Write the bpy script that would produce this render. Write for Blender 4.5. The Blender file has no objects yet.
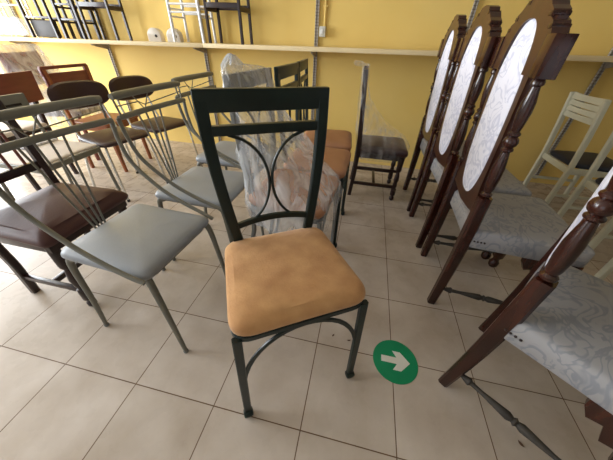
import bpy, bmesh, math, random
from mathutils import Vector, Matrix, noise
PI = math.pi
random.seed(7)
C = bpy.context.scene.collection
def S(r, g, b):
    f = lambda c: (c/255/12.92) if c/255 <= .04045 else ((c/255+.055)/1.055)**2.4
    return (f(r), f(g), f(b), 1)

# ------------------------------------------------------------------ materials
def mat(name, col, rough=.5, metal=0, spec=.5, col2=None, nscale=8, nmix=.5, bump=0, bscale=60, coat=0, sheen=0, stretch=None):
    m = bpy.data.materials.new(name); m.use_nodes = True
    nt = m.node_tree; N = nt.nodes; L = nt.links; b = N['Principled BSDF']
    b.inputs['Base Color'].default_value = col; b.inputs['Roughness'].default_value = rough
    b.inputs['Metallic'].default_value = metal; b.inputs['Specular IOR Level'].default_value = spec
    b.inputs['Coat Weight'].default_value = coat; b.inputs['Sheen Weight'].default_value = sheen
    tc = N.new('ShaderNodeTexCoord'); mp = N.new('ShaderNodeMapping'); L.new(tc.outputs['Object'], mp.inputs[0])
    if stretch: mp.inputs['Scale'].default_value = stretch
    if col2:
        n = N.new('ShaderNodeTexNoise'); n.inputs['Scale'].default_value = nscale; n.inputs['Detail'].default_value = 5
        L.new(mp.outputs[0], n.inputs[0])
        r = N.new('ShaderNodeValToRGB'); r.color_ramp.elements[0].position = .5-nmix/2; r.color_ramp.elements[1].position = .5+nmix/2
        r.color_ramp.elements[0].color = col; r.color_ramp.elements[1].color = col2
        L.new(n.outputs[0], r.inputs[0]); L.new(r.outputs[0], b.inputs['Base Color'])
    if bump:
        n2 = N.new('ShaderNodeTexNoise'); n2.inputs['Scale'].default_value = bscale; L.new(mp.outputs[0], n2.inputs[0])
        bp = N.new('ShaderNodeBump'); bp.inputs['Strength'].default_value = bump; bp.inputs['Distance'].default_value = .004
        L.new(n2.outputs[0], bp.inputs['Height']); L.new(bp.outputs[0], b.inputs['Normal'])
    return m
M = {}
M['green'] = mat('dark_green_metal', S(13,34,32), .34, .0, .4, S(7,22,21), 20, .6, .05, 90)
M['suede'] = mat('tan_suede', S(208,162,112), .85, 0, .2, S(174,126,82), 13, .5, .25, 160, sheen=.2)
M['suede2'] = mat('tan_vinyl', S(178,130,96), .5, 0, .4, S(158,110,78), 6, .5, .1, 120)
M['rubber'] = mat('black_rubber', S(22,22,22), .7)
M['greymetal'] = mat('grey_painted_metal', S(122,120,110), .42, .1, .5, S(106,105,96), 12, .5)
M['greyvinyl'] = mat('grey_vinyl', S(144,147,152), .42, 0, .5, S(130,134,140), 5, .6, .1, 120)
M['carved'] = mat('carved_dark_wood', S(66,30,20), .22, 0, .5, S(30,13,10), 9, .5, .05, 60, coat=.12, stretch=(4,4,.7))
M['wood_panel'] = mat('carved_back_panel_wood', S(72,37,25), .32, 0, .5, S(42,20,14), 9, .6, .05, 60, coat=.2, stretch=(5,5,.6))
M['dustwood'] = mat('dusty_grey_wood', S(76,72,66), .6, 0, .3, S(52,46,42), 14, .5)
M['brownvinyl'] = mat('brown_vinyl', S(62,36,35), .38, 0, .5, S(46,25,25), 6, .6, .08, 120)
M['darkleather'] = mat('dark_brown_leather', S(82,46,42), .5, 0, .35, S(60,34,32), 5, .7, .15, 90)
M['darkwood'] = mat('very_dark_wood', S(46,22,20), .35, 0, .4, S(28,13,12), 9, .6, coat=.2, stretch=(4,4,.7))
M['redwood'] = mat('reddish_brown_wood', S(128,66,54), .4, 0, .5, S(104,50,42), 8, .6, stretch=(.6,.6,4))
M['orangewood'] = mat('orange_brown_wood', S(158,92,50), .4, 0, .5, S(126,66,34), 8, .6, stretch=(4,4,.6))
M['chrome'] = mat('pale_chrome', S(215,215,210), .22, .8, .5)
M['cream'] = mat('cream_upholstery', S(226,216,206), .7, 0, .3, S(212,200,190), 7, .6)
M['navy'] = mat('navy_vinyl', S(44,50,66), .5, 0, .4, S(34,38,52), 6, .6)
M['whitepaint'] = mat('cream_white_paint', S(222,220,200), .4, 0, .5, S(208,206,186), 9, .6)
M['whitemetal'] = mat('white_metal', S(232,232,232), .35, .1, .5)
M['galv'] = mat('galvanised_steel', S(176,170,162), .5, .15, .5, S(140,134,130), 30, .5)
M['blackpad'] = mat('charcoal_padding', S(74,70,68), .6, 0, .4, S(56,52,50), 8, .6)
M['offwhite'] = mat('off_white_plastic', S(226,218,206), .5, 0, .4, S(200,190,178), 10, .6)
M['disc'] = mat('green_floor_decal', S(0,146,96), .45, 0, .4, S(0,134,88), 12, .6)
M['arrow'] = mat('white_decal', S(228,226,216), .5)
M['leaf'] = mat('dry_leaf', S(92,66,50), .8)
M['slot'] = mat('dark_gap', S(30,24,22), .8)
M['ivory'] = mat('switch_ivory', S(206,206,198), .4)
M['print'] = mat('printed_paper', S(230,228,230), .6, 0, .3, S(96,88,104), 22, .12)
M['greyplastic'] = mat('grey_plastic', S(120,122,120), .45, 0, .5, S(108,110,108), 8, .6)

def mat_slotted():
    m = mat('slotted_galvanised_steel', S(176,170,162), .5, .15); nt = m.node_tree; N = nt.nodes; L = nt.links; b = N['Principled BSDF']
    w = N.new('ShaderNodeTexWave'); w.bands_direction = 'Z'; w.inputs['Scale'].default_value = 14; L.new(N['Texture Coordinate'].outputs['Object'], w.inputs[0])
    r = N.new('ShaderNodeValToRGB'); r.color_ramp.elements[0].position = .12; r.color_ramp.elements[1].position = .2
    r.color_ramp.elements[0].color = S(138,130,122); r.color_ramp.elements[1].color = S(178,172,164)
    L.new(w.outputs['Fac'], r.inputs[0]); L.new(r.outputs[0], b.inputs['Base Color']); return m
M['slotted'] = mat_slotted()
def mat_damask(name, c1, c2, rough=.75):
    m = mat(name, c1, rough, 0, .3); nt = m.node_tree; N = nt.nodes; L = nt.links; b = N['Principled BSDF']
    tc = N['Texture Coordinate']
    n = N.new('ShaderNodeTexNoise'); n.inputs['Scale'].default_value = 11; n.inputs['Detail'].default_value = 1.5; n.inputs['Distortion'].default_value = 2.2
    L.new(tc.outputs['Object'], n.inputs[0])
    r = N.new('ShaderNodeValToRGB'); e = r.color_ramp.elements
    e[0].position = .47; e[0].color = c1; e[1].position = .53; e[1].color = c2
    e2 = e.new(.60); e2.color = c1; e3 = e.new(.57); e3.color = c2
    L.new(n.outputs[0], r.inputs[0]); L.new(r.outputs[0], b.inputs['Base Color'])
    return m
M['damask'] = mat_damask('pale_lilac_damask', S(226,226,240), S(200,202,222))
M['seatdamask'] = mat_damask('dusty_grey_lilac_damask', S(160,158,160), S(138,140,146), .6)

def mat_floor():
    m = mat('glazed_floor_tiles', S(205,190,175), .22); nt = m.node_tree; N = nt.nodes; L = nt.links; b = N['Principled BSDF']
    tc = N['Texture Coordinate']
    br = N.new('ShaderNodeTexBrick'); br.offset = 0; br.squash = 1
    br.inputs['Scale'].default_value = 1; br.inputs['Brick Width'].default_value = 1/3; br.inputs['Row Height'].default_value = 1/3
    br.inputs['Mortar Size'].default_value = .0021; br.inputs['Mortar Smooth'].default_value = .3; br.inputs['Bias'].default_value = 0
    br.inputs['Color1'].default_value = S(206,194,183); br.inputs['Color2'].default_value = S(197,185,173); br.inputs['Mortar'].default_value = S(112,88,68)
    L.new(tc.outputs['Object'], br.inputs[0])
    n = N.new('ShaderNodeTexNoise'); n.inputs['Scale'].default_value = 5; n.inputs['Detail'].default_value = 8; L.new(tc.outputs['Object'], n.inputs[0])
    mx = N.new('ShaderNodeMix'); mx.data_type = 'RGBA'; mx.blend_type = 'MULTIPLY'; mx.inputs[0].default_value = 1
    r = N.new('ShaderNodeValToRGB'); r.color_ramp.elements[0].position = .3; r.color_ramp.elements[1].position = .7
    r.color_ramp.elements[0].color = (.76,.72,.67,1); r.color_ramp.elements[1].color = (1,1,1,1)
    L.new(n.outputs[0], r.inputs[0]); L.new(br.outputs['Color'], mx.inputs[6]); L.new(r.outputs[0], mx.inputs[7]); L.new(mx.outputs[2], b.inputs['Base Color'])
    n3 = N.new('ShaderNodeTexNoise'); n3.inputs['Scale'].default_value = 14; n3.inputs['Detail'].default_value = 6; L.new(tc.outputs['Object'], n3.inputs[0])
    mr = N.new('ShaderNodeMapRange'); mr.inputs['To Min'].default_value = .20; mr.inputs['To Max'].default_value = .36; b.inputs['Specular IOR Level'].default_value = .15
    L.new(n3.outputs[0], mr.inputs[0]); L.new(mr.outputs[0], b.inputs['Roughness'])
    bp = N.new('ShaderNodeBump'); bp.inputs['Strength'].default_value = .5; bp.inputs['Distance'].default_value = .001; bp.invert = True
    L.new(br.outputs['Fac'], bp.inputs['Height']); L.new(bp.outputs[0], b.inputs['Normal'])
    return m
M['floor'] = mat_floor()
M['wall'] = mat('yellow_wall_paint', S(240,211,132), .7, 0, .25, S(233,198,110), 1.3, .6, .12, 25)
M['white_wall'] = mat('beige_wall_paint', S(176,168,152), .8)
M['ceil'] = mat('white_ceiling', S(214,212,206), .9)
M['shelf'] = mat('cream_shelf_board', S(232,212,168), .5, 0, .4, S(220,196,150), 5, .6)

def mat_wrap(name, base=.20, top=.72):
    m = bpy.data.materials.new(name); m.use_nodes = True; nt = m.node_tree; N = nt.nodes; L = nt.links
    b = N['Principled BSDF']; b.inputs['Base Color'].default_value = S(235,238,242); b.inputs['Roughness'].default_value = .12
    b.inputs['Specular IOR Level'].default_value = .9
    tr = N.new('ShaderNodeBsdfTransparent'); mx = N.new('ShaderNodeMixShader')
    tc = N.new('ShaderNodeTexCoord'); mp = N.new('ShaderNodeMapping'); mp.inputs['Scale'].default_value = (3,3,1); L.new(tc.outputs['Object'], mp.inputs[0])
    n = N.new('ShaderNodeTexNoise'); n.inputs['Scale'].default_value = 5; n.inputs['Detail'].default_value = 3; n.inputs['Distortion'].default_value = .8
    L.new(mp.outputs[0], n.inputs[0])
    r = N.new('ShaderNodeMapRange'); r.inputs['From Min'].default_value = .40; r.inputs['From Max'].default_value = .72
    r.inputs['To Min'].default_value = base; r.inputs['To Max'].default_value = top
    L.new(n.outputs[0], r.inputs[0]); L.new(r.outputs[0], mx.inputs[0]); L.new(tr.outputs[0], mx.inputs[1]); L.new(b.outputs[0], mx.inputs[2])
    bp = N.new('ShaderNodeBump'); bp.inputs['Strength'].default_value = .8; bp.inputs['Distance'].default_value = .02
    L.new(n.outputs[0], bp.inputs['Height']); L.new(bp.outputs[0], b.inputs['Normal'])
    L.new(mx.outputs[0], N['Material Output'].inputs[0])
    return m
M['wrap'] = mat_wrap('clear_plastic_film')
M['wrapthin'] = mat_wrap('thin_clear_plastic_film', .06, .38)
M['wrapwhite'] = mat_wrap('milky_plastic_film', .3, .85)

# ------------------------------------------------------------------ mesh helpers
class MB:
    def __init__(s): s.v = []; s.f = []
    def add(s, vs, fs):
        o = len(s.v); s.v += [tuple(v) for v in vs]; s.f += [tuple(i+o for i in f) for f in fs]
    def box(s, c, d, rot=None, bev=.003):
        bm = bmesh.new(); bmesh.ops.create_cube(bm, size=1)
        for v in bm.verts: v.co = Vector((v.co.x*d[0], v.co.y*d[1], v.co.z*d[2]))
        if bev and min(d) > bev*2.2: bmesh.ops.bevel(bm, geom=list(bm.edges), offset=bev, segments=2, affect='EDGES', profile=.6)
        R = Matrix.Rotation(rot[0], 4, rot[1]) if rot else Matrix.Identity(4)
        bm.verts.index_update()
        s.add([R @ v.co + Vector(c) for v in bm.verts], [[v.index for v in f.verts] for f in bm.faces]); bm.free()
        return s
    def loft(s, rings, closed=False, caps=True):
        n = len(rings[0]); vs = [p for r in rings for p in r]; fs = []
        m = len(rings)
        for i in range(m if closed else m-1):
            a = i*n; b = ((i+1) % m)*n
            for k in range(n): fs.append((a+k, a+(k+1) % n, b+(k+1) % n, b+k))
        if caps and not closed:
            fs.append(tuple(range(n))[::-1]); fs.append(tuple((m-1)*n+k for k in range(n)))
        s.add(vs, fs); return s
    def tube(s, path, r, seg=10, closed=False, flat=None, up=(0,0,1)):
        # flat=(w,t): rectangular bar, w along 'side', t along up-ish normal
        P = [Vector(p) for p in path]; n = len(P); rings = []
        R = r if isinstance(r, (list, tuple)) else [r]*n
        prev = None
        for i in range(n):
            if closed: t = (P[(i+1) % n]-P[i-1])
            else: t = P[min(i+1, n-1)]-P[max(i-1, 0)]
            t.normalize()
            if flat or prev is None:
                u = Vector(up)
                if abs(t.dot(u)) > .97: u = Vector((0,1,0)) if abs(t.y) < .9 else Vector((1,0,0))
                a = t.cross(u).normalized()
            else:
                a = (prev - t*prev.dot(t)).normalized()
            prev = a; b = a.cross(t).normalized()
            if flat:
                w, h = flat[0]/2*R[i], flat[1]/2*R[i]; c = min(w, h)*.35
                q = [(w,h-c),(w-c,h),(-w+c,h),(-w,h-c),(-w,-h+c),(-w+c,-h),(w-c,-h),(w,-h+c)]
                rings.append([P[i]+a*x+b*y for x, y in q])
            else:
                rings.append([P[i]+a*math.cos(2*PI*k/seg)*R[i]+b*math.sin(2*PI*k/seg)*R[i] for k in range(seg)])
        return s.loft(rings, closed)
    def lathe(s, p0, p1, prof, seg=14):
        # prof: (t 0..1, r)
        p0 = Vector(p0); p1 = Vector(p1); d = p1-p0; t = d.normalized()
        u = Vector((1,0,0)) if abs(t.x) < .8 else Vector((0,1,0)); a = t.cross(u).normalized(); b = a.cross(t)
        return s.loft([[p0+d*q+a*math.cos(2*PI*k/seg)*r+b*math.sin(2*PI*k/seg)*r for k in range(seg)] for q, r in prof])
    def cushion(s, outline, z0, z1, crown=.012, edge=.014, under=True):
        n = len(outline); cx = sum(p[0] for p in outline)/n; cy = sum(p[1] for p in outline)/n
        def ring(inset, z):
            o = []
            for x, y in outline:
                dx, dy = x-cx, y-cy; l = math.hypot(dx, dy); f = max(0, (l-inset))/l
                o.append((cx+dx*f, cy+dy*f, z))
            return o
        def scal(k, z): return [(cx+(x-cx)*k, cy+(y-cy)*k, z) for x, y in outline]
        e = edge; R = [ring(e*1.3, z0), ring(e*.4, z0+e*.15), ring(0, z0+e*.8), ring(0, (z0+z1)/2+.0), ring(e*.15, z1-e*.7), ring(e*.6, z1-e*.2), ring(e*1.4, z1+crown*.12)]
        for k in (.86,.7,.5,.28,.08): R.append(scal(k, z1+crown*(1-k*k*.92)))
        return s.loft(R)
    def prism(s, poly, axis='y', a=-.01, b=.01, bev=.0):
        # poly in (x,z) extruded along y from a to b
        m = {'y': lambda p, t: (p[0], t, p[1]), 'z': lambda p, t: (p[0], p[1], t), 'x': lambda p, t: (t, p[0], p[1])}[axis]
        return s.loft([[m(p, a) for p in poly], [m(p, b) for p in poly]])
    def build(s, name, m, parent=None, smooth=True, sub=0):
        me = bpy.data.meshes.new(name); me.from_pydata(s.v, [], s.f); me.validate()
        bm = bmesh.new(); bm.from_mesh(me)
        bmesh.ops.triangulate(bm, faces=[f for f in bm.faces if len(f.verts) > 8])
        bmesh.ops.recalc_face_normals(bm, faces=bm.faces)
        if smooth:
            for f in bm.faces: f.smooth = True
            for e in bm.edges:
                if len(e.link_faces) == 2 and e.calc_face_angle(0) > math.radians(38): e.smooth = False
        bm.to_mesh(me); bm.free()
        me.materials.append(m)
        o = bpy.data.objects.new(name, me); C.objects.link(o)
        if parent: o.parent = parent
        return o

def thing(name, label, cat, loc, rz=0, group=None):
    o = bpy.data.objects.new(name, None); o.empty_display_size = .05; C.objects.link(o)
    o.location = loc; o.rotation_euler = (0, 0, rz); o['label'] = label; o['category'] = cat
    if group: o['group'] = group
    return o
def tag(o, label, cat, group=None):
    o['label'] = label; o['category'] = cat
    if group: o['group'] = group
    return o
def struct(o): o['kind'] = 'structure'; return o
def kids(o): return [c for c in bpy.data.objects if c.parent == o]
def dup(src, loc, rz, label):
    def cp(o, par):
        c = o.copy(); C.objects.link(c)
        if par: c.parent = par
        for k in kids(o): cp(k, c)
        return c
    r = cp(src, None); r.location = loc; r.rotation_euler = (0, 0, rz); r['label'] = label
    return r

def trap(wf, wr, yf, yr, rad, n=7, bow=0):
    """rounded trapezoid outline, ccw, front at +y"""
    pts = [Vector((wf, yf)), Vector((-wf, yf)), Vector((-wr, yr)), Vector((wr, yr))]; out = []
    for i, p in enumerate(pts):
        r = rad[i] if isinstance(rad, (list, tuple)) else rad
        a = (pts[i-1]-p).normalized(); b = (pts[(i+1) % 4]-p).normalized()
        p0 = p+a*r; p1 = p+b*r
        for k in range(n+1):
            t = k/n; q = p0*(1-t)**2+p*2*t*(1-t)+p1*t*t; out.append(q)
        # straight subdivisions with bow
        nxt = pts[(i+1) % 4]; r2 = rad[(i+1) % 4] if isinstance(rad, (list, tuple)) else rad
        e0 = p1; e1 = nxt - b*r2
        for k in range(1, 4):
            out.append(e0.lerp(e1, k/4))
    if bow:
        for q in out: q.y += bow*(1-(q.x/max(wf, wr))**2)*(1 if q.y > (yf+yr)/2 else -1)
    return [(q.x, q.y) for q in out]
def bez(p0, p1, p2, p3, n=14):
    p0, p1, p2, p3 = map(Vector, (p0, p1, p2, p3))
    return [p0*(1-t)**3+p1*3*t*(1-t)**2+p2*3*t*t*(1-t)+p3*t**3 for t in [i/n for i in range(n+1)]]
def spline(pts, n=6):
    P = [Vector(p) for p in pts]; P = [P[0]*2-P[1]]+P+[P[-1]*2-P[-2]]; out = []
    for i in range(1, len(P)-2):
        for k in range(n):
            t = k/n; a, b, c, d = P[i-1], P[i], P[i+1], P[i+2]
            out.append(.5*((2*b)+(c-a)*t+(2*a-5*b+4*c-d)*t*t+(3*b-a-3*c+d)*t**3))
    out.append(P[-2]); return out

# ------------------------------------------------------------------ camera
f_px = 253.735
cam = bpy.data.cameras.new('camera'); co = bpy.data.objects.new('camera', cam); C.objects.link(co)
cam.sensor_width = 36; cam.sensor_fit = 'HORIZONTAL'; cam.lens = 36*f_px/613; cam.clip_start = .01
p_, r_, y_ = .642291, -.0444699, .188726
fw0 = Vector((-math.sin(y_), math.cos(y_), 0)); rt = Vector((math.cos(y_), math.sin(y_), 0)); up = Vector((0,0,1))
fw = fw0*math.cos(p_)-up*math.sin(p_); u = up*math.cos(p_)+fw0*math.sin(p_)
X = rt*math.cos(r_)-u*math.sin(r_); D = -(u*math.cos(r_)+rt*math.sin(r_))
Mx = Matrix((X, -D, -fw)).transposed().to_4x4(); Mx.translation = Vector((1.3797, -.2917, 1.1100)); co.matrix_world = Mx
bpy.context.scene.camera = co

# ------------------------------------------------------------------ room
WX0, WX1, WY0, WY1, H = -3.9, 5.0, -3.2, 2.6, 2.9
mb = MB(); mb.box(((WX0+WX1)/2, (WY0+WY1)/2, -.05), (WX1-WX0+.4, WY1-WY0+.4, .1), bev=0); struct(mb.build('floor', M['floor'], smooth=False))
mb = MB(); mb.box(((WX0+WX1)/2, (WY0+WY1)/2, H+.05), (WX1-WX0+.4, WY1-WY0+.4, .1), bev=0); struct(mb.build('ceiling', M['ceil'], smooth=False))
mb = MB(); mb.box(((WX0+WX1)/2, WY1+.1, H/2), (WX1-WX0+.4, .2, H), bev=0); struct(mb.build('wall_back', M['wall'], smooth=False))
mb = MB(); mb.box((WX1+.1, (WY0+WY1)/2, H/2), (.2, WY1-WY0, H), bev=0); struct(mb.build('wall_right', M['white_wall'], smooth=False))
def wall_with_hole(name, axis, pos, a0, a1, h0, h1, z0, z1, m):
    mb = MB()
    def bx(p0, p1, q0, q1):
        if p1-p0 < 1e-4 or q1-q0 < 1e-4: return
        c = ((p0+p1)/2, (q0+q1)/2); d = (p1-p0, q1-q0)
        if axis == 'x': mb.box((pos, c[0], c[1]), (.2, d[0], d[1]), bev=0)
        else: mb.box((c[0], pos, c[1]), (d[0], .2, d[1]), bev=0)
    bx(a0, h0, 0, H); bx(h1, a1, 0, H); bx(h0, h1, 0, z0); bx(h0, h1, z1, H)
    struct(mb.build(name, m, smooth=False))
LW = (-1.2, 2.35, .45, 2.6)      # left window y0,y1,z0,z1
FW = (-3.0, .6, .02, 2.5)       # added front opening for a weak fill light: x0,x1,z0,z1
wall_with_hole('wall_left', 'x', WX0-.1, WY0, WY1, LW[0], LW[1], LW[2], LW[3], M['white_wall'])
wall_with_hole('wall_front', 'y', WY0-.1, WX0-.2, WX1+.2, FW[0], FW[1], FW[2], FW[3], M['white_wall'])
def window(name, axis, pos, a0, a1, z0, z1, n):
    mb = MB()
    def bx(c, w, zc, h):
        if axis == 'x': mb.box((pos, c, zc), (.05, w, h))
        else: mb.box((c, pos, zc), (w, .05, h))
    for i in range(n+1): bx(a0+(a1-a0)*i/n, .05, (z0+z1)/2, z1-z0)
    bx((a0+a1)/2, a1-a0, z0, .05); bx((a0+a1)/2, a1-a0, z1, .05)
    struct(mb.build(name, M['whitemetal']))
window('window_1', 'x', WX0-.05, *LW, 3); window('added_front_window', 'y', WY0-.05, *FW, 3)  # the front frame is added, around the fill lamp's opening
def area(name, loc, rot, sx, sy, power, col=(1,1,1)):
    l = bpy.data.lights.new(name, 'AREA'); l.shape = 'RECTANGLE'; l.size = sx; l.size_y = sy; l.energy = power; l.color = col
    o = bpy.data.objects.new(name, l); C.objects.link(o); o.location = loc; o.rotation_euler = rot; return o
area('window_daylight', (WX0-.12, (LW[0]+LW[1])/2, (LW[2]+LW[3])/2), (0, -PI/2, 0), LW[3]-LW[2], LW[1]-LW[0], 372, (.91,.96,1))
area('front_fill_light', ((FW[0]+FW[1])/2, WY0-.12, (FW[2]+FW[3])/2), (PI/2, 0, 0), FW[1]-FW[0], FW[3]-FW[2], 12, (.93,.97,1))  # weak fill lamp added behind the camera; real daylight enters from the left
w = bpy.data.worlds.new('World'); bpy.context.scene.world = w; w.use_nodes = True
w.node_tree.nodes['Background'].inputs[0].default_value = (.85,.92,1,1); w.node_tree.nodes['Background'].inputs[1].default_value = 1.0
sc = bpy.context.scene; sc.view_settings.view_transform = 'Standard'; sc.view_settings.look = 'None'; sc.view_settings.exposure = .02; sc.view_settings.gamma = 1

# ------------------------------------------------------------------ shelf, rails, switch
SZ0, SZ1, SY = 1.018, 1.05, 2.29
def shz(x): return 1.052+.0125*(x+.15)   # the long boards slope slightly
for name, x0, x1, lab in (('shelf_board', -3.88, -.155, 'long cream shelf board on the yellow wall, left of the joint'),
                          ('shelf_board', -.150, 4.95, 'long cream shelf board on the yellow wall, right of the joint')):
    mb = MB(); mb.box(((x0+x1)/2, (SY+2.578)/2, 0), (x1-x0, 2.578-SY, SZ1-SZ0), bev=.003)
    xm = (x0+x1)/2; mb.v = [(v_[0]-xm, v_[1], v_[2]) for v_ in mb.v]
    o = tag(mb.build(name, M['shelf']), lab, 'shelf', 'wall shelf boards'); o.location = (xm, 0, shz(xm)-.016); o.rotation_euler = (0, -math.atan(.0125), 0)
rails = [(-2.53, 'leftmost slotted steel wall rail, behind the plastic-wrapped brown chair'), (-1.46, 'slotted steel wall rail holding the shelf above the two brown-vinyl chairs'),
         (-.303, 'slotted steel wall rail at the joint of the two shelf boards'), (.842, 'slotted steel wall rail beside the ivory switch box'),
         (2.10, 'slotted steel wall rail behind the tall carved chairs'), (3.20, 'rightmost slotted steel wall rail, behind the white slat-back chair')]
for x, lab in rails:
    t = thing('wall_rail', lab, 'shelf rail', (x, 2.59, .05), 0, 'slotted shelf rails')
    mb = MB()
    for sx in (-.0125, .0125): mb.box((sx, -.008, 1.2), (.007, .016, 2.4), bev=.001)
    mb.box((0, 0, 1.2), (.03, .004, 2.4), bev=0)
    mb.build('rail', M['slotted'], t)
    mb = MB(); mb.prism([(-.012, shz(x)-.086), (-.012, shz(x)-.13), (-.03, shz(x)-.132), (-.2, shz(x)-.098), (-.21, shz(x)-.086)], 'x', -.007, .007)
    mb.build('bracket', M['galv'], t, smooth=False)
t = thing('switch_box', 'small ivory switch box on the yellow wall above the shelf, under a thin yellow conduit', 'switch', (.90, 2.6, 1.135), 0)
mb = MB(); mb.box((0, -.03, .04), (.055, .06, .075), bev=.006); mb.build('box', M['ivory'], t)
mb = MB(); mb.box((-.002, -.063, .04), (.022, .008, .03), bev=.002); mb.build('rocker', M['whitemetal'], t)
mb = MB(); mb.tube([(.012, -.014, .077), (.012, -.014, 1.7)], .009); mb.build('conduit', M['wall'], t)
mb = MB(); mb.box((.012, -.012, .215), (.045, .022, .012), bev=.002); mb.build('conduit_clip', M['wall'], t)

# ------------------------------------------------------------------ green metal chair with tan seat
def make_green(label, framemat=None, seatmat=None, loc=(0,0,0), rz=0, group='green metal dining chairs with tan seats'):
    fm = framemat or M['green']; t = thing('metal_dining_chair', label, 'chair', loc, rz, group)
    def yb(z): return -.351-.03*(z-.45)/.55
    ox = lambda z: .124+.047*math.sin(PI/2*min(1, max(0, (z-.48)/.47)))
    for s in (-1, 1):
        mb = MB(); mb.tube([(s*.190, -.004, .478), (s*.199, 0, .25), (s*.207, .002, .02)], 1, flat=(.026, .018), up=(0,1,0))
        lg = mb.build('leg', fm, t)
        mb = MB(); mb.lathe((s*.207-.017, .006, .017), (s*.207+.017, .006, .017), [(0,.006),(.05,.014),(.3,.0165),(.7,.0165),(.95,.014),(1,.006)])
        mb.build('scroll_foot', fm, lg)
        mb = MB(); mb.tube([(s*ox(.5), yb(.5), .5), (s*(ox(.5)+.004), -.365, .3), (s*.165, -.42, .02), (s*.166, -.424, .002)], 1, flat=(.026, .018), up=(0,1,0))
        mb.build('leg', fm, t)
        mb = MB(); mb.tube([(s*ox(z), yb(z), z) for z in (.49,.55,.62,.7,.78,.86,.9,.95,1.0)], 1, flat=(.035, .02), up=(0,1,0))
        mb.build('back_post', fm, t)
    def hbar(z0, z1, name, w, th=.02):
        mb = MB(); mb.box((0, yb((z0+z1)/2), (z0+z1)/2), (2*w, th, z1-z0), rot=None, bev=.003); return mb.build(name, fm, t)
    hbar(.947, 1.004, 'top_panel', .187); hbar(.887, .915, 'cross_bar', .155)
    pts = [(x, yb(.6)+.001, .604-.02*(x/.13)**2) for x in [-.132+.264*i/12 for i in range(13)]]
    mb = MB(); mb.tube(pts, 1, flat=(.014, .022), up=(0,0,1)); mb.build('lower_arch_bar', fm, t)
    for s in (-1, 1):
        mb = MB(); a = []
        for i in range(21):
            q = -1+2*i/20; z = .739+.149*q; x = s*(.0045+(.133 if q > 0 else .112)*(1-math.sqrt(max(0, 1-(q*.985)**2))))
            a.append((x, yb(z), z))
        mb.tube(a, .0048, 8); mb.build('curved_rod', fm, t)
    # seat frame + arch
    o = trap(.198, .180, -.002, -.352, (.05,.05,.05,.05))
    mb = MB(); P = [(x, y, .474) for x, y in o]; mb.tube(P, 1, closed=True, flat=(.014, .02)); mb.build('seat_frame', fm, t)
    mb = MB(); a = bez((-.2, .0, .19), (-.19, .0, .56), (.19, .0, .56), (.2, .0, .19), 20); mb.tube(a, 1, flat=(.014,.008), up=(0,1,0)); mb.build('front_arch', fm, t)
    mb = MB(); mb.cushion(trap(.207, .184, .010, -.366, (.065,.065,.055,.055)), .485, .53, .016, .018); mb.build('seat', seatmat or M['suede'], t)
    return t
make_green('dark green metal chair with tan suede seat standing alone in the middle', loc=(1.31, .121, 0), rz=3.701)
g = make_green('dark green metal chair with tan seat right behind the wrapped grey one', seatmat=M['suede2'], loc=(1.325, 1.235, 0), rz=-1.60)
dup(g, (1.31, 1.69, 0), -1.50, 'dark green metal chair with tan seat nearest the yellow wall, behind the other green ones')
wch = make_green('grey metal chair with tan seat wrapped in crumpled clear plastic film', framemat=M['greyplastic'], seatmat=M['suede2'], loc=(1.285, .80, 0), rz=-1.66, group='plastic-wrapped chairs')

def wrap_mesh(rings_spec, seed=0, n=40, amp=.012):
    """rings_spec: list of (z, x0, x1, y0, y1) ; superellipse loops with crinkle"""
    mb = MB(); R = []
    for j, (z, x0, x1, y0, y1) in enumerate(rings_spec):
        cx, cy, a, b = (x0+x1)/2, (y0+y1)/2, (x1-x0)/2, (y1-y0)/2; r = []
        for k in range(n):
            t = 2*PI*k/n; c, s = math.cos(t), math.sin(t)
            e = .55; px = a*math.copysign(abs(c)**e, c); py = b*math.copysign(abs(s)**e, s)
            d = noise.noise(Vector((c*3+seed, s*3, z*9)))*amp*1.6 + math.sin(k*2.4+z*30+seed)*amp*.3
            r.append((cx+px+c*d, cy+py+s*d, z+noise.noise(Vector((c*2, s*2+seed, z*5)))*amp*.6))
        R.append(r)
    mb.loft(R, caps=False); return mb
def dense(spec, k=4):
    out = []
    for a, b in zip(spec[:-1], spec[1:]):
        for i in range(k): out.append(tuple(a[q]+(b[q]-a[q])*i/k for q in range(5)))
    out.append(spec[-1]); return out
sp = [(1.06,.11,.12,-.40,-.39),(1.045,.09,.14,-.41,-.38),(1.03,.06,.165,-.41,-.375),(1.015,-.10,.19,-.405,-.365),(1.0,-.192,.196,-.405,-.36),(.92,-.190,.195,-.40,-.345),
      (.8,-.188,.19,-.395,-.25),(.66,-.2,.2,-.40,-.11),(.55,-.215,.215,-.40,.02),(.5,-.222,.222,-.40,.035),(.44,-.218,.218,-.39,.03),(.38,-.2,.21,-.36,.02)]
wrap_mesh(dense(sp), 3).build('plastic_cover', M['wrap'], wch)['label'] = 'crumpled clear plastic film'

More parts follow.
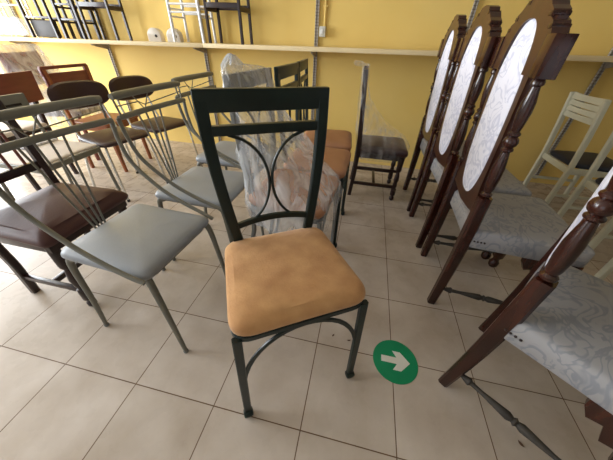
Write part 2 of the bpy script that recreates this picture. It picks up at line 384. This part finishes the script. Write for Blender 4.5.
# ------------------------------------------------------------------ grey fan-back chair
def make_grey(label, loc, rz):
    t = thing('fan_back_chair', label, 'chair', loc, rz, 'grey metal fan-back chairs'); m = M['greymetal']
    for nm, z, y, w, r in (('lower_back_bar', .827, -.185, .218, .012), ('top_back_bar', .904, -.192, .212, .0145)):
        P = [(w*(-1+2*i/14), y-.012*(1-(-1+2*i/14)**2), z) for i in range(15)]
        R = [r*.75]+[r]*13+[r*.75]
        mb = MB(); mb.tube(P, R, 12); mb.build(nm, m, t)
    for s in (-1, 1):
        mb = MB(); mb.tube(spline([(s*.218,-.19,.827),(s*.212,-.182,.74),(s*.208,-.153,.655),(s*.205,-.043,.555),(s*.205,.06,.50),(s*.204,.15,.465),(s*.2,.2,.447)]), .0085, 10); mb.build('side_tube', m, t)
        mb = MB(); mb.tube([(s*.2,-.187,.827),(s*.208,-.194,.906)], .004, 8); mb.build('back_strut', m, t)
        # legs
        mb = MB(); P = spline([(s*.165,.165,.43),(s*.176,.19,.40),(s*.184,.21,.2),(s*.189,.223,.012)]); mb.tube(P, [.0145-.006*i/(len(P)-1) for i in range(len(P))], 12)
        lg = mb.build('leg', m, t)
        mb = MB(); mb.lathe((s*.189,.223,.0),(s*.189,.223,.014),[(0,.008),(.2,.0105),(.8,.0105),(1,.008)]); mb.build('foot_cap', M['greyplastic'], lg)
        mb = MB(); P = spline([(s*.165,-.15,.43),(s*.175,-.178,.40),(s*.184,-.185,.2),(s*.189,-.207,.012)]); mb.tube(P, [.0145-.006*i/(len(P)-1) for i in range(len(P))], 12)
        lg = mb.build('leg', m, t)
        mb = MB(); mb.lathe((s*.189,-.207,.0),(s*.189,-.207,.014),[(0,.008),(.2,.0105),(.8,.0105),(1,.008)]); mb.build('foot_cap', M['greyplastic'], lg)
    for xt, xb in ((.11,.031),(.065,.017),(.02,.003),(-.027,-.011)):
        mb = MB(); mb.tube([(xt,-.19,.827),(xb,-.186,.46)], .0042, 8); mb.build('fan_rod', m, t)
    mb = MB()
    mb.tube([(.2,-.192,.868),(.08,-.197,.866),(.05,-.197,.85),(-.2,-.192,.868)], .0024, 6)
    mb.tube([(.11,-.2,.906),(.055,-.197,.83)], .0024, 6); mb.tube([(-.0,-.2,.906),(.055,-.197,.83)], .0024, 6)
    mb.build('back_wire', m, t)
    mb = MB(); mb.tube([(x, y, .428) for x, y in trap(.165,.165,.18,-.165,.04)], .009, 8, closed=True); mb.build('seat_frame', m, t)
    mb = MB(); mb.cushion(trap(.192,.190,.20,-.195,(.035,.035,.04,.04)), .432, .468, .014, .016); mb.build('seat', M['greyvinyl'], t)
    return t
g1 = make_grey('grey metal fan-back chair with grey vinyl seat, nearest of the three in the row', (.571,.364,0), -1.633)
dup(g1, (.594,.838,0), -1.594, 'grey metal fan-back chair with grey vinyl seat, middle of the three in the row')
dup(g1, (.52,1.33,0), -1.57, 'grey metal fan-back chair with grey vinyl seat, farthest of the three in the row')

# ------------------------------------------------------------------ tall carved chair
def sp_(v): return math.copysign(abs(v)**.74, v)
def make_carved(label, loc, rz, lean=0):
    t = thing('carved_high_back_chair', label, 'chair', loc, rz, 'tall carved chairs with oval backs'); m = M['carved']
    YR = -.2; W = .195
    def yy(z): return YR + (.008*math.sin(PI*min(1, z/.65)) if z < .65 else -.018*min(1, (z-.65)/.4)) + lean*min(1, z/.645)
    for s in (-1, 1):
        mb = MB(); P = [(s*W, yy(z), z) for z in (0,.1,.2,.3,.4,.5,.58,.645)]
        mb.tube(P, [.82,.88,.95,1,1.05,1.05,1.0,1.0], flat=(.044,.046), up=(0,1,0)); mb.build('rear_leg', m, t)
        mb = MB(); L0, L1 = .645, 1.045; ts = []
        for z, r in ((.645,.012),(.652,.019),(.660,.0195),(.667,.013),(.68,.017),(.72,.0205),(.76,.0205),(.80,.016),(.822,.0125),(.828,.019),(.834,.019),(.839,.014),(.846,.021),(.857,.0235),(.868,.021),(.875,.014),(.880,.019),(.886,.019),(.892,.0125),(.91,.016),(.95,.0205),(.98,.0195),(1.01,.014),(1.022,.0125),(1.027,.0185),(1.035,.0185),(1.045,.013)):
            ts.append(((z-L0)/(L1-L0), r))
        mb.lathe((s*W, yy(L0), L0), (s*W, yy(L1), L1), ts); mb.build('turned_post', m, t)
    # crest rail (whole outline), mirrored
    oc, oa, ob = .888, .116, .298
    half = [(.222,1.045),(.222,1.148),(.182,1.148),(.172,1.162),(.158,1.180),(.135,1.188),(.130,1.206),(.106,1.217),(.084,1.236),(.06,1.243),(.05,1.257),(.02,1.264),(0,1.265)]
    oe = lambda th: ((oa+.006)*math.copysign(abs(math.cos(th))**.74, math.cos(th)), oc+(ob+.006)*abs(math.sin(th))**.74)
    arc = [oe(th) for th in [PI*k/40 for k in range(41)] if oe(th)[1] > 1.05]
    poly = half+[(-x, z) for x, z in half[-2::-1]]+[(arc[-1][0], 1.045)]+arc[::-1]+[(arc[0][0], 1.045)]
    mb = MB(); mb.prism(poly, 'y', yy(1.1)-.022, yy(1.1)+.022); cr = mb.build('crest_rail', M['wood_panel'], t, smooth=False)
    for s in (-1, 1):
        for px_, pz_ in ((.158,1.166),(.124,1.196),(.066,1.236)):
            mb = MB(); mb.box((s*px_, yy(1.1), pz_), (.024, .049, .013), bev=.004); mb.build('carved_scroll', m, cr)
        mb = MB(); mb.box((s*.2, yy(1.1), 1.096), (.052, .054, .106), bev=.003); mb.build('corner_block', m, cr)
    # splat with oval opening (ring), oval z .59-1.18
    n = 64; mb = MB()
    def outer(k):
        th = 2*PI*k/n; c, s = math.cos(th), math.sin(th)
        x = c/max(abs(c), abs(s)); z = s/max(abs(c), abs(s))
        X = x*.152; Z = oc+z*(.302 if z > 0 else .335)
        if z < 0 and Z < .64: X = x*(.152+.025*(.64-Z)/.1)
        return X, Z
    def inner(k):
        th = 2*PI*k/n; c, s = math.cos(th), math.sin(th); return oa*math.copysign(abs(c)**.74, c), oc+ob*math.copysign(abs(s)**.74, s)
    R = []
    for fn, dy in ((outer, .013), (outer, -.013), (inner, -.013), (inner, .013)):
        R.append([(fn(k)[0], yy(min(1.1, max(.3, fn(k)[1])))+dy, fn(k)[1]) for k in range(n)])
    mb.loft(R, closed=True); mb.build('splat_frame', M['wood_panel'], t)
    mb = MB(); R = []
    for k_, d in ((1.03,-.006),(1.02,-.014),(.93,-.019),(.6,-.022),(.1,-.023)): R.append([(oa*k_*sp_(math.cos(2*PI*k/40)), yy(max(.3, oc+ob*k_*sp_(math.sin(2*PI*k/40))))+d, oc+ob*k_*sp_(math.sin(2*PI*k/40))) for k in range(40)])
    R = R[::-1]+[[(p[0], p[1]-2*(p[1]-yy(max(.3, p[2]))), p[2]) for p in r] for r in R]
    mb.loft(R); mb.build('oval_back_pad', M['damask'], t)
    mb = MB(); mb.prism([(-.18,.655),(-.15,.61),(-.10,.58),(-.0,.565),(.10,.58),(.15,.61),(.18,.655),(.18,.585),(.13,.55),(0,.535),(-.13,.55),(-.18,.585)], 'y', yy(.55)-.014, yy(.55)+.010)
    mb.build('lower_back_rail', M['wood_panel'], t, smooth=False)
    # seat
    mb = MB(); mb.cushion(trap(.232,.216,.255,-.185,(.03,.03,.02,.02)), .408, .494, .014, .012); st = mb.build('seat', M['seatdamask'], t)
    mb = MB(); mb.box((0,.03,.41), (.39,.38,.03), bev=.004); mb.build('seat_rail', m, t)
    for s in (-1, 1):
        for k in range(4):
            mb = MB(); mb.lathe((s*(.214+.001*k), -.165+.013*k, .447), (s*(.222+.001*k), -.165+.013*k, .447), [(0,.004),(.6,.004),(1,.001)], 8); mb.build('tack', M['darkwood'], st)
    sc_ = [(-.20,.41),(.20,.41),(.20,.33),(.17,.28),(.145,.30),(.12,.335),(.09,.325),(.05,.355),(0,.345),(-.05,.355),(-.09,.325),(-.12,.335),(-.145,.30),(-.17,.28),(-.20,.33)]
    mb = MB(); mb.prism(sc_, 'y', .205, .23); mb.build('carved_apron', m, t, smooth=False)
    for s in (-1, 1):
        sd = [(.20,.425),(.045,.425),(.05,.38),(.07,.345),(.10,.355),(.12,.30),(.15,.31),(.165,.25),(.20,.235)]
        mb = MB(); mb.prism(sd, 'x', s*.208-.010, s*.208+.010); mb.build('side_bracket', m, t, smooth=False)
        mb = MB(); mb.lathe((s*.215,.215,0),(s*.215,.215,.42),[(0,.016),(.03,.026),(.09,.028),(.13,.018),(.17,.02),(.2,.03),(.36,.032),(.38,.02),(.42,.026),(.5,.02),(.62,.030),(.7,.035),(.74,.024),(.78,.034),(1,.034)])
        mb.build('front_leg', m, t)
        mb = MB(); prof = [(0,.008),(.04,.012),(.08,.016),(.1,.009),(.2,.008),(.32,.012),(.44,.016),(.48,.010),(.5,.016),(.52,.010),(.56,.016),(.68,.012),(.8,.008),(.9,.009),(.92,.016),(.96,.012),(1,.008)]
        mb.lathe((s*.197,-.17,.115),(s*.214,.19,.115),prof,12); mb.build('side_stretcher', M['dustwood'], t)
    return t
def carved_place(cx, cy, deg):
    a = math.radians(deg); return (cx+.2*math.cos(a), cy+.2*math.sin(a), 0), a-PI/2
l_, r_z = carved_place(1.9, .905, -2.6)
c2 = make_carved('tall carved wooden chair with oval back, second from the front in the row', l_, r_z)
a_ = math.radians(-128.8)
make_carved('tall carved wooden chair in the lower right corner, nearest and turned, its top cut off', (2.152, .318, 0), a_, lean=.03)
for cx, cy, dg, lab in (                    (1.884,1.378,1,'tall carved wooden chair with oval back, third from the front in the row'),
                    (1.872,1.85,0,'tall carved wooden chair with oval back, farthest in the row, nearest the wall')):
    l_, r_z = carved_place(cx, cy, dg); dup(c2, l_, r_z, lab)

# ------------------------------------------------------------------ brown-vinyl retro chair
def make_retro(label, loc, rz):
    t = thing('brown_vinyl_chair', label, 'chair', loc, rz, 'brown vinyl chairs on pale metal legs')
    mb = MB(); n = 40; R = []
    def rim(k, dy, k2=1):
        th = 2*PI*k/n; c, s = math.cos(th), math.sin(th)
        x = .205*k2*math.copysign(abs(c)**.6, c); z = .715+.092*k2*math.copysign(abs(s)**.75, s)
        return (x, -.245+.035*(x/.205)**2-.06*(z-.72)+dy, z)
    for k2, dy in ((.1,-.022),(.6,-.021),(.9,-.016),(1,0),(.9,.016),(.6,.021),(.1,.022)): R.append([rim(k, dy, k2) for k in range(n)])
    mb.loft(R); mb.build('backrest', M['brownvinyl'], t)
    mb = MB(); mb.cushion(trap(.205,.185,.20,-.185,(.09,.09,.08,.08)), .432, .462, .014, .015); mb.build('seat', M['brownvinyl'], t)
    for s in (-1, 1):
        mb = MB(); mb.tube(spline([(s*.14,-.235,.70),(s*.145,-.25,.62),(s*.15,-.19,.46),(s*.155,-.17,.42),(s*.18,-.21,.2),(s*.195,-.23,.01)]), .009, 10); lg = mb.build('rear_leg', M['chrome'], t)
        mb = MB(); mb.lathe((s*.195,-.23,0),(s*.195,-.23,.02),[(0,.011),(1,.011)]); mb.build('foot_cap', M['rubber'], lg)
        mb = MB(); mb.tube(spline([(s*.12,.10,.425),(s*.165,.15,.415),(s*.18,.18,.2),(s*.19,.20,.01)]), .009, 10); lg = mb.build('front_leg', M['chrome'], t)
        mb = MB(); mb.lathe((s*.19,.20,0),(s*.19,.20,.02),[(0,.011),(1,.011)]); mb.build('foot_cap', M['rubber'], lg)
    mb = MB(); mb.tube([(-.15,-.17,.42),(-.13,.12,.42),(.13,.12,.42),(.15,-.17,.42)], .008, 8, closed=True); mb.build('seat_support', M['chrome'], t)
    return t
b1 = make_retro('brown vinyl chair with rounded backrest, in front of the slotted wooden chair', (-.535,1.40,0), math.radians(-104))
dup(b1, (-.44,1.82,0), math.radians(-103), 'brown vinyl chair with rounded backrest on pale legs, nearer the yellow wall')

# ------------------------------------------------------------------ slotted wooden chair
t = thing('slot_back_wooden_chair', 'orange-brown wooden chair with a slot cut in its back panel', 'chair', (-1.02,1.82,0), math.radians(-88))
m = M['orangewood']; mb = MB()
fr = [(-.225,.70),(.225,.70),(.215,.86),(-.215,.86)]
mb.box((0,-.205,.852), (.43,.022,.024)); mb.box((0,-.2,.758), (.44,.022,.112)); mb.box((-.2,-.203,.824), (.045,.022,.06)); mb.box((.2,-.203,.824), (.045,.022,.06)); mb.build('back_panel', M['redwood'], t)
mb = MB(); mb.cushion(trap(.21,.19,.2,-.18,.04), .43, .45, .003, .008); mb.build('seat', m, t)
for s in (-1, 1):
    mb = MB(); mb.tube([(s*.18,-.20,0),(s*.185,-.17,.44),(s*.195,-.2,.84)], 1, flat=(.03,.03), up=(0,1,0)); mb.build('rear_leg', m, t)
    mb = MB(); mb.tube([(s*.18,.18,0),(s*.175,.16,.44)], [.75,1.1], flat=(.035,.035), up=(0,1,0)); mb.build('front_leg', m, t)
    mb = MB(); mb.box((s*.178,0,.40), (.02,.34,.045)); mb.build('side_rail', m, t)
mb = MB(); mb.box((0,.165,.40), (.34,.02,.045)); mb.build('front_rail', m, t)

# ------------------------------------------------------------------ reddish panel-back chair (seen from behind)
t = thing('panel_back_chair', 'reddish-brown solid panel-back chair with dark frame and cream seat at the left edge', 'chair', (-1.43,1.26,0), math.radians(98))
mb = MB(); R = []
for i in range(9):
    x = -.26+.52*i/8; y = -.205-.03*(1-(x/.26)**2)
    R.append([(x,y-.009,.635),(x,y+.009,.635),(x,y-.006,.84),(x,y-.024,.84)])
mb.loft(R); mb.build('back_panel', M['redwood'], t)
mb = MB(); mb.cushion(trap(.22,.2,.2,-.2,.03), .44, .47, .01, .012); mb.build('seat', M['cream'], t)
mb = MB(); mb.box((0,0,.425), (.40,.38,.03)); mb.build('seat_rail', M['darkwood'], t)
for s in (-1, 1):
    mb = MB(); mb.tube([(s*.19,-.22,0),(s*.19,-.18,.44),(s*.19,-.205,.70)], 1, flat=(.032,.032), up=(0,1,0)); mb.build('rear_leg', M['darkwood'], t)
    mb = MB(); mb.tube([(s*.19,.18,0),(s*.19,.18,.42)], 1, flat=(.032,.032), up=(0,1,0)); mb.build('front_leg', M['darkwood'], t)

# ------------------------------------------------------------------ cream-seat grey metal chair
t = thing('cream_seat_chair', 'grey metal chair with flat cream seat, between leather and brown vinyl chairs', 'chair', (-.65,.965,0), math.radians(-90))
mb = MB(); mb.cushion(trap(.21,.21,.20,-.2,.02), .445, .462, .004, .008); mb.build('seat', M['cream'], t)
mb = MB(); mb.tube([(x,y,.432) for x, y in trap(.205,.205,.215,-.2,.03)], 1, closed=True, flat=(.02,.035)); mb.build('seat_frame', M['greymetal'], t)
for s in (-1, 1):
    mb = MB(); mb.tube([(s*.195,.205,.425),(s*.2,.225,.01)], [.013,.010], 10); mb.build('front_leg', M['greymetal'], t)
    mb = MB(); mb.tube([(s*.2,-.24,.01),(s*.195,-.2,.44),(s*.19,-.235,.72)], .011, 10); mb.build('rear_leg', M['greymetal'], t)
mb = MB(); mb.box((0,-.232,.70), (.42,.022,.12), bev=.008); bk = mb.build('backrest', M['greyplastic'], t)
mb = MB(); mb.box((-.10,-.218,.70), (.12,.004,.014), bev=.001); mb.build('slot', M['slot'], bk)
mb = MB()
for k in range(4): mb.box((.12-.017*k,-.219,.702), (.007,.003,.02+.006*(k%2)), bev=0)
mb.build('white_marks', M['arrow'], bk)
mb = MB(); mb.box((-.82,1.04,.4735), (.12,.22,.010), rot=None, bev=.001); tag(mb.build('magazine', M['print']), 'printed magazine lying at the back of the flat cream chair seat', 'magazine')

# ------------------------------------------------------------------ brown leather chair (left)
t = thing('leather_seat_chair', 'dark wooden chair with domed brown leather seat at the left edge', 'chair', (.02,.45,0), math.radians(-90))
mb = MB(); mb.cushion(trap(.222,.205,.225,-.19,(.035,.035,.03,.03)), .405, .45, .045, .022); mb.build('seat', M['darkleather'], t)
mb = MB(); mb.box((0,.01,.39), (.40,.38,.045), bev=.004); mb.build('seat_rail', M['darkwood'], t)
for s in (-1, 1):
    mb = MB(); mb.tube([(s*.18,-.185,0),(s*.18,-.165,.2),(s*.18,-.185,.44),(s*.18,-.215,.65),(s*.18,-.25,.86)], 1, flat=(.032,.034), up=(0,1,0)); mb.build('rear_leg', M['darkwood'], t)
    mb = MB(); mb.lathe((s*.18,.175,0),(s*.18,.175,.39),[(0,.012),(.03,.02),(.08,.02),(.11,.012),(.14,.019),(.15,.022),(.32,.022),(.34,.013),(.40,.018),(.5,.022),(.6,.017),(.66,.012),(.7,.02),(.74,.022),(1,.022)]); mb.build('front_leg', M['darkwood'], t)
    mb = MB(); mb.box((s*.18,0,.115), (.02,.36,.026)); mb.build('side_stretcher', M['darkwood'], t)
mb = MB(); mb.box((0,0,.115), (.35,.02,.026)); mb.build('cross_stretcher', M['darkwood'], t)
mb = MB(); mb.box((0,-.25,.84), (.37,.022,.075)); mb.build('top_rail', M['darkwood'], t)
mb = MB(); mb.box((0,-.205,.56), (.34,.02,.04)); mb.build('lower_back_rail', M['darkwood'], t)
for k in range(5):
    x = -.12+.06*k; mb = MB(); mb.tube([(x,-.205,.57),(x,-.245,.82)], .007, 8); mb.build('spindle', M['redwood'], t)

# ------------------------------------------------------------------ plastic-wrapped brown chair far left
t = thing('wrapped_brown_chair', 'brown high-back chair under milky plastic film in the far left corner', 'chair', (-1.55,1.95,0), math.radians(-75))
mb = MB(); mb.box((0,-.22,.80), (.36,.02,.26), bev=.005); mb.build('back_panel', M['redwood'], t)
mb = MB(); mb.cushion(trap(.2,.2,.2,-.2,.03), .43, .47, .01, .012); mb.build('seat', M['brownvinyl'], t)
for s in (-1, 1):
    mb = MB(); mb.tube([(s*.19,-.2,0),(s*.19,-.18,.44),(s*.19,-.23,.93)], 1, flat=(.032,.03), up=(0,1,0)); mb.build('rear_leg', M['redwood'], t)
    mb = MB(); mb.tube([(s*.19,.18,0),(s*.19,.18,.43)], 1, flat=(.032,.03), up=(0,1,0)); mb.build('front_leg', M['redwood'], t)
    mb = MB(); mb.tube([(s*.09,-.235,.69),(s*.09,-.238,.91)], .006, 8); mb.build('back_slat', M['orangewood'], t)
sp = [(.99,-.21,.22,-.27,-.19),(.97,-.24,.25,-.29,-.17),(.85,-.24,.26,-.29,-.12),(.7,-.24,.26,-.28,.0),(.55,-.25,.26,-.27,.15),(.48,-.25,.26,-.25,.22),(.36,-.23,.25,-.24,.21)]
wrap_mesh(dense(sp), 9).build('plastic_cover', M['wrapwhite'], t)['label'] = 'milky plastic film'

# ------------------------------------------------------------------ plastic-wrapped dark chair by the wall
t = thing('wrapped_dark_chair', 'dark turned-leg wooden chair wrapped in clear film, alone against the yellow wall', 'chair', (1.552,1.964,0), math.radians(-89), 'plastic-wrapped chairs')
m = M['darkwood']
for s in (-1, 1):
    mb = MB(); mb.tube([(s*.165,-.195,0),(s*.165,-.18,.2),(s*.165,-.175,.45),(s*.165,-.19,.7),(s*.165,-.21,.965)], [.9,1,1.1,1,.95], flat=(.03,.034), up=(0,1,0)); mb.build('rear_leg', m, t)
    mb = MB(); mb.lathe((s*.17,.175,0),(s*.17,.175,.385),[(0,.012),(.03,.02),(.08,.02),(.11,.012),(.14,.022),(.28,.022),(.3,.013),(.36,.02),(.44,.015),(.5,.022),(.6,.018),(.68,.012),(.72,.022),(1,.024)]); mb.build('front_leg', m, t)
    mb = MB(); mb.box((s*.167,-.01,.125), (.022,.35,.026)); mb.build('side_stretcher', m, t)
    mb = MB(); mb.box((s*.167,-.01,.265), (.018,.35,.022)); mb.build('upper_stretcher', m, t)
mb = MB(); mb.box((0,0,.125), (.32,.022,.026)); mb.build('cross_stretcher', m, t)
mb = MB(); mb.box((0,-.205,.92), (.31,.02,.08)); mb.build('top_rail', m, t)
mb = MB(); mb.box((0,-.183,.58), (.31,.02,.04)); mb.build('lower_back_rail', m, t)
for x in (-.07,0,.07):
    mb = MB(); mb.tube([(x,-.183,.59),(x,-.203,.89)], .008, 8); mb.build('spindle', m, t)
mb = MB(); mb.box((0,.0,.375), (.34,.37,.05), bev=.006); mb.build('seat_rail', m, t)
mb = MB(); mb.cushion(trap(.195,.18,.215,-.19,.03), .392, .44, .02, .018); mb.build('seat', M['brownvinyl'], t)
sp = [(1.01,.12,.17,-.29,-.25),(.998,.10,.20,-.30,-.22),(.985,.08,.20,-.285,-.20),(.978,-.20,.19,-.235,-.185),(.86,-.185,.185,-.23,-.175),(.75,-.185,.185,-.23,-.14),(.60,-.185,.185,-.22,.0),(.49,-.2,.2,-.21,.20),(.45,-.205,.205,-.21,.225),(.39,-.2,.2,-.2,.225),(.34,-.19,.19,-.2,.215)]
wrap_mesh(dense(sp), 5, amp=.007).build('plastic_cover', M['wrapthin'], t)['label'] = 'thin clear plastic film'

# ------------------------------------------------------------------ white slat-back chairs at right
def make_white(label, loc, rz):
    t = thing('white_slat_chair', label, 'chair', loc, rz, 'white slat-back chairs with navy seats'); m = M['whitepaint']
    for s in (-1, 1):
        mb = MB(); mb.tube([(s*.19,-.185,0),(s*.19,-.185,.4),(s*.19,-.205,.62),(s*.185,-.235,.86)], 1, flat=(.03,.036), up=(0,1,0)); mb.build('rear_leg', m, t)
        mb = MB(); mb.tube([(s*.185,.19,0),(s*.185,.17,.385)], [.85,1.1], flat=(.034,.034), up=(0,1,0)); mb.build('front_leg', m, t)
        mb = MB(); mb.box((s*.188,0,.365), (.022,.36,.045)); mb.build('side_rail', m, t)
        mb = MB(); mb.box((s*.186,0,.16), (.018,.36,.022)); mb.build('side_stretcher', m, t)
    mb = MB(); mb.box((0,-.18,.365), (.36,.022,.045)); mb.build('rear_rail', m, t)
    mb = MB(); mb.box((0,.175,.365), (.35,.022,.045)); mb.build('front_rail', m, t)
    mb = MB()
    for z0, z1 in ((.70,.735),(.743,.775),(.783,.815),(.823,.86)):
        R = []
        for i in range(9):
            x = -.175+.35*i/8; k = 1-(x/.175)**2; y = -.20-.035*k*.6-.12*(((z0+z1)/2)-.62)
            a, b = z0-.004*(1-k), z1+.004*(1-k); R.append([(x,y-.008,a),(x,y+.008,a),(x,y+.008,b),(x,y-.008,b)])
        mb.loft(R)
    mb.build('slatted_top_panel', m, t)
    mb = MB(); mb.cushion(trap(.215,.17,.23,-.165,(.07,.07,.05,.05), bow=.01), .388, .42, .012, .012); mb.build('seat', M['navy'], t)
    return t
v = make_white('white wooden slat-back chair with navy seat, nearest the yellow wall at the right edge', (3.185,2.15,0), math.radians(-90))
dup(v, (3.19,1.58,0), math.radians(-90), 'white wooden slat-back chair with navy seat, between two like it at the right edge')
dup(v, (3.03,.87,0), math.radians(-84), 'white wooden slat-back chair showing only a white leg behind the nearest carved chair')

# ------------------------------------------------------------------ floor marker, debris
t = thing('floor_marker', 'round green floor marker with a white arrow pointing right, beside the lone green chair', 'floor sign', (1.681,.333,.0005), 0)
mb = MB(); mb.lathe((0,0,0),(0,0,.0015),[(0,.096),(1,.0955)],64); mb.build('green_disc', M['disc'], t, smooth=False)
ar = [(-.060,-.014),(.006,-.014),(.006,-.014),(-.012,-.042),(.022,-.042),(.062,0),(.022,.042),(-.012,.042),(.006,.014),(-.060,.014)]
mb = MB(); mb.prism(ar[:2]+ar[3:], 'z', .0016, .0024); mb.build('arrow', M['arrow'], t, smooth=False)
def leaf(x, y, s, rz, lab):
    mb = MB(); R = []
    for i in range(7):
        q = -1+2*i/6; w = max(.05, (1-q*q))*s*.4; R.append([(q*s,-w,.001+.002*q*q),(q*s,w,.001+.003*q*q),(q*s,w*.9,.002+.004*q*q),(q*s,-w*.9,.003+.002*q*q)])
    mb.loft(R); o = mb.build('dry_leaf', M['leaf']); o.location = (x,y,0); o.rotation_euler = (0,0,rz); tag(o, lab, 'debris', 'dry leaf bits on the tiles')
import_pts = []
leaf(1.40,.388,.008,1.0,'left one of two dry leaf bits under the lone green chair'); leaf(1.475,.38,.008,.3,'right one of two dry leaf bits under the lone green chair')
leaf(2.098,.135,.011,2.2,'brown dry leaf bit on the tiles beneath the nearest carved chair')

# ------------------------------------------------------------------ things on the shelf
def shelf_chair(label, x0, x1, m, padm, pad=True, rungs=(.24,), rung=.028, w=.026, name='shelf_chair', cat='chair', group='dark chairs on the shelf', y0=2.33, y1=2.545, h=.45, legr=None):
    t = thing(name, label, cat, ((x0+x1)/2, (y0+y1)/2, shz((x0+x1)/2)+.002), 0, group); a = (x1-x0)/2; b = (y1-y0)/2
    for sx in (-1, 1):
        for sy in (-1, 1):
            mb = MB()
            if legr: mb.tube([(sx*a, sy*b, 0), (sx*a*.94, sy*b*.94, h)], legr, 12)
            else: mb.tube([(sx*a, sy*b, 0), (sx*a*.96, sy*b*.96, h)], 1, flat=(w, w), up=(0,1,0))
            mb.build('leg', m, t)
    for z in rungs:
        for sy in (-1, 1):
            mb = MB()
            if legr: mb.tube([(-a, sy*b, z), (a, sy*b, z)], legr*.6, 8)
            else: mb.box((0, sy*b, z), (2*a-w*.6, .016, rung))
            mb.build('rung', m, t)
        for sx in (-1, 1):
            mb = MB()
            if legr: mb.tube([(sx*a, -b, z-.03), (sx*a, b, z-.03)], legr*.6, 8)
            else: mb.box((sx*a, 0, z-.02), (.016, 2*b-w*.6, rung))
            mb.build('rung', m, t)
    if pad:
        mb = MB(); mb.cushion(trap(a+.02, a+.02, b+.02, -b-.02, .03), h, h+.03, .01, .012); mb.build('seat', padm, t)
    return t
s1 = shelf_chair('dark wooden shelf chair with a charcoal padded panel between its legs, leftmost dark one', -2.074, -1.765, M['darkwood'], M['blackpad'], rungs=(.165,), rung=.016, y1=2.50)
mb = MB(); mb.box((0, -.05, .075), (.28, .04, .138), bev=.012); mb.build('padded_panel', M['blackpad'], s1)
shelf_chair('dark wooden chair on the shelf, second dark one from the left', -1.66, -1.44, M['darkwood'], M['cream'], rungs=(.15,.262), rung=.016, w=.032, y1=2.50)
shelf_chair('dark wooden chair on the shelf, third from the left, with a thick upper rail', -1.385, -1.066, M['darkwood'], M['cream'], rungs=(.262,), rung=.034, w=.024, y1=2.50)
shelf_chair('dark wooden chair on the shelf right of the white metal stool, with thick rails', -.088, .225, M['darkwood'], M['cream'], rungs=(.262,), rung=.036, w=.024)
shelf_chair('white tubular metal stool on the shelf between the white domes and a dark chair', -.446, -.15, M['whitemetal'], M['cream'], rungs=(.215,.27), name='white_metal_stool', cat='stool', group=None, legr=.013)
for x, lab in ((-.705, 'off-white dome-shaped object with dark hole on the shelf, left of the pair'), (-.50, 'off-white dome-shaped object with dark hole on the shelf, behind the white stool leg')):
    t = thing('plastic_dome', lab, 'plastic dome', (x, 2.42, shz(x)), math.radians(14), 'pair of off-white domes')
    P = [(.062*math.cos(a), .045+.062*math.sin(a)) for a in [PI*i/16 for i in range(17)]]+[(-.062,0),(.062,0)]
    mb = MB(); mb.loft([[(x_*k, y, z_*k if z_ > 0 else 0) for x_, z_ in P] for y, k in ((-.045,.9),(-.038,1),(.038,1),(.045,.9))]); mb.build('body', M['offwhite'], t)
    mb = MB(); mb.lathe((.02,-.0475,.045),(.02,-.044,.045),[(0,.012),(1,.012)],20); mb.build('hole', M['slot'], t)
# plastic bag heap at the far left end of the shelf
sp = [(1.19,-2.62,-2.28,2.36,2.42),(1.185,-2.66,-2.24,2.35,2.45),(1.12,-2.70,-2.19,2.33,2.47),(1.05,-2.72,-2.17,2.32,2.48),(1.043,-2.70,-2.19,2.33,2.47)]
mb = wrap_mesh(dense(sp), 21, amp=.014); n0 = len(mb.v); mb.f.append(tuple(range(40))[::-1]); mb.f.append(tuple(n0-40+k for k in range(40)))
tag(mb.build('plastic_bundle', M['wrapwhite']), 'bundle of whitish plastic film lying at the far left end of the shelf', 'plastic bundle')
t = shelf_chair('white tubular metal chair behind the plastic bundle at the far left end of the shelf', -2.62, -2.26, M['whitemetal'], M['cream'], rungs=(.27,), name='white_metal_chair', cat='chair', group=None, legr=.010, y0=2.515, y1=2.56, pad=False)
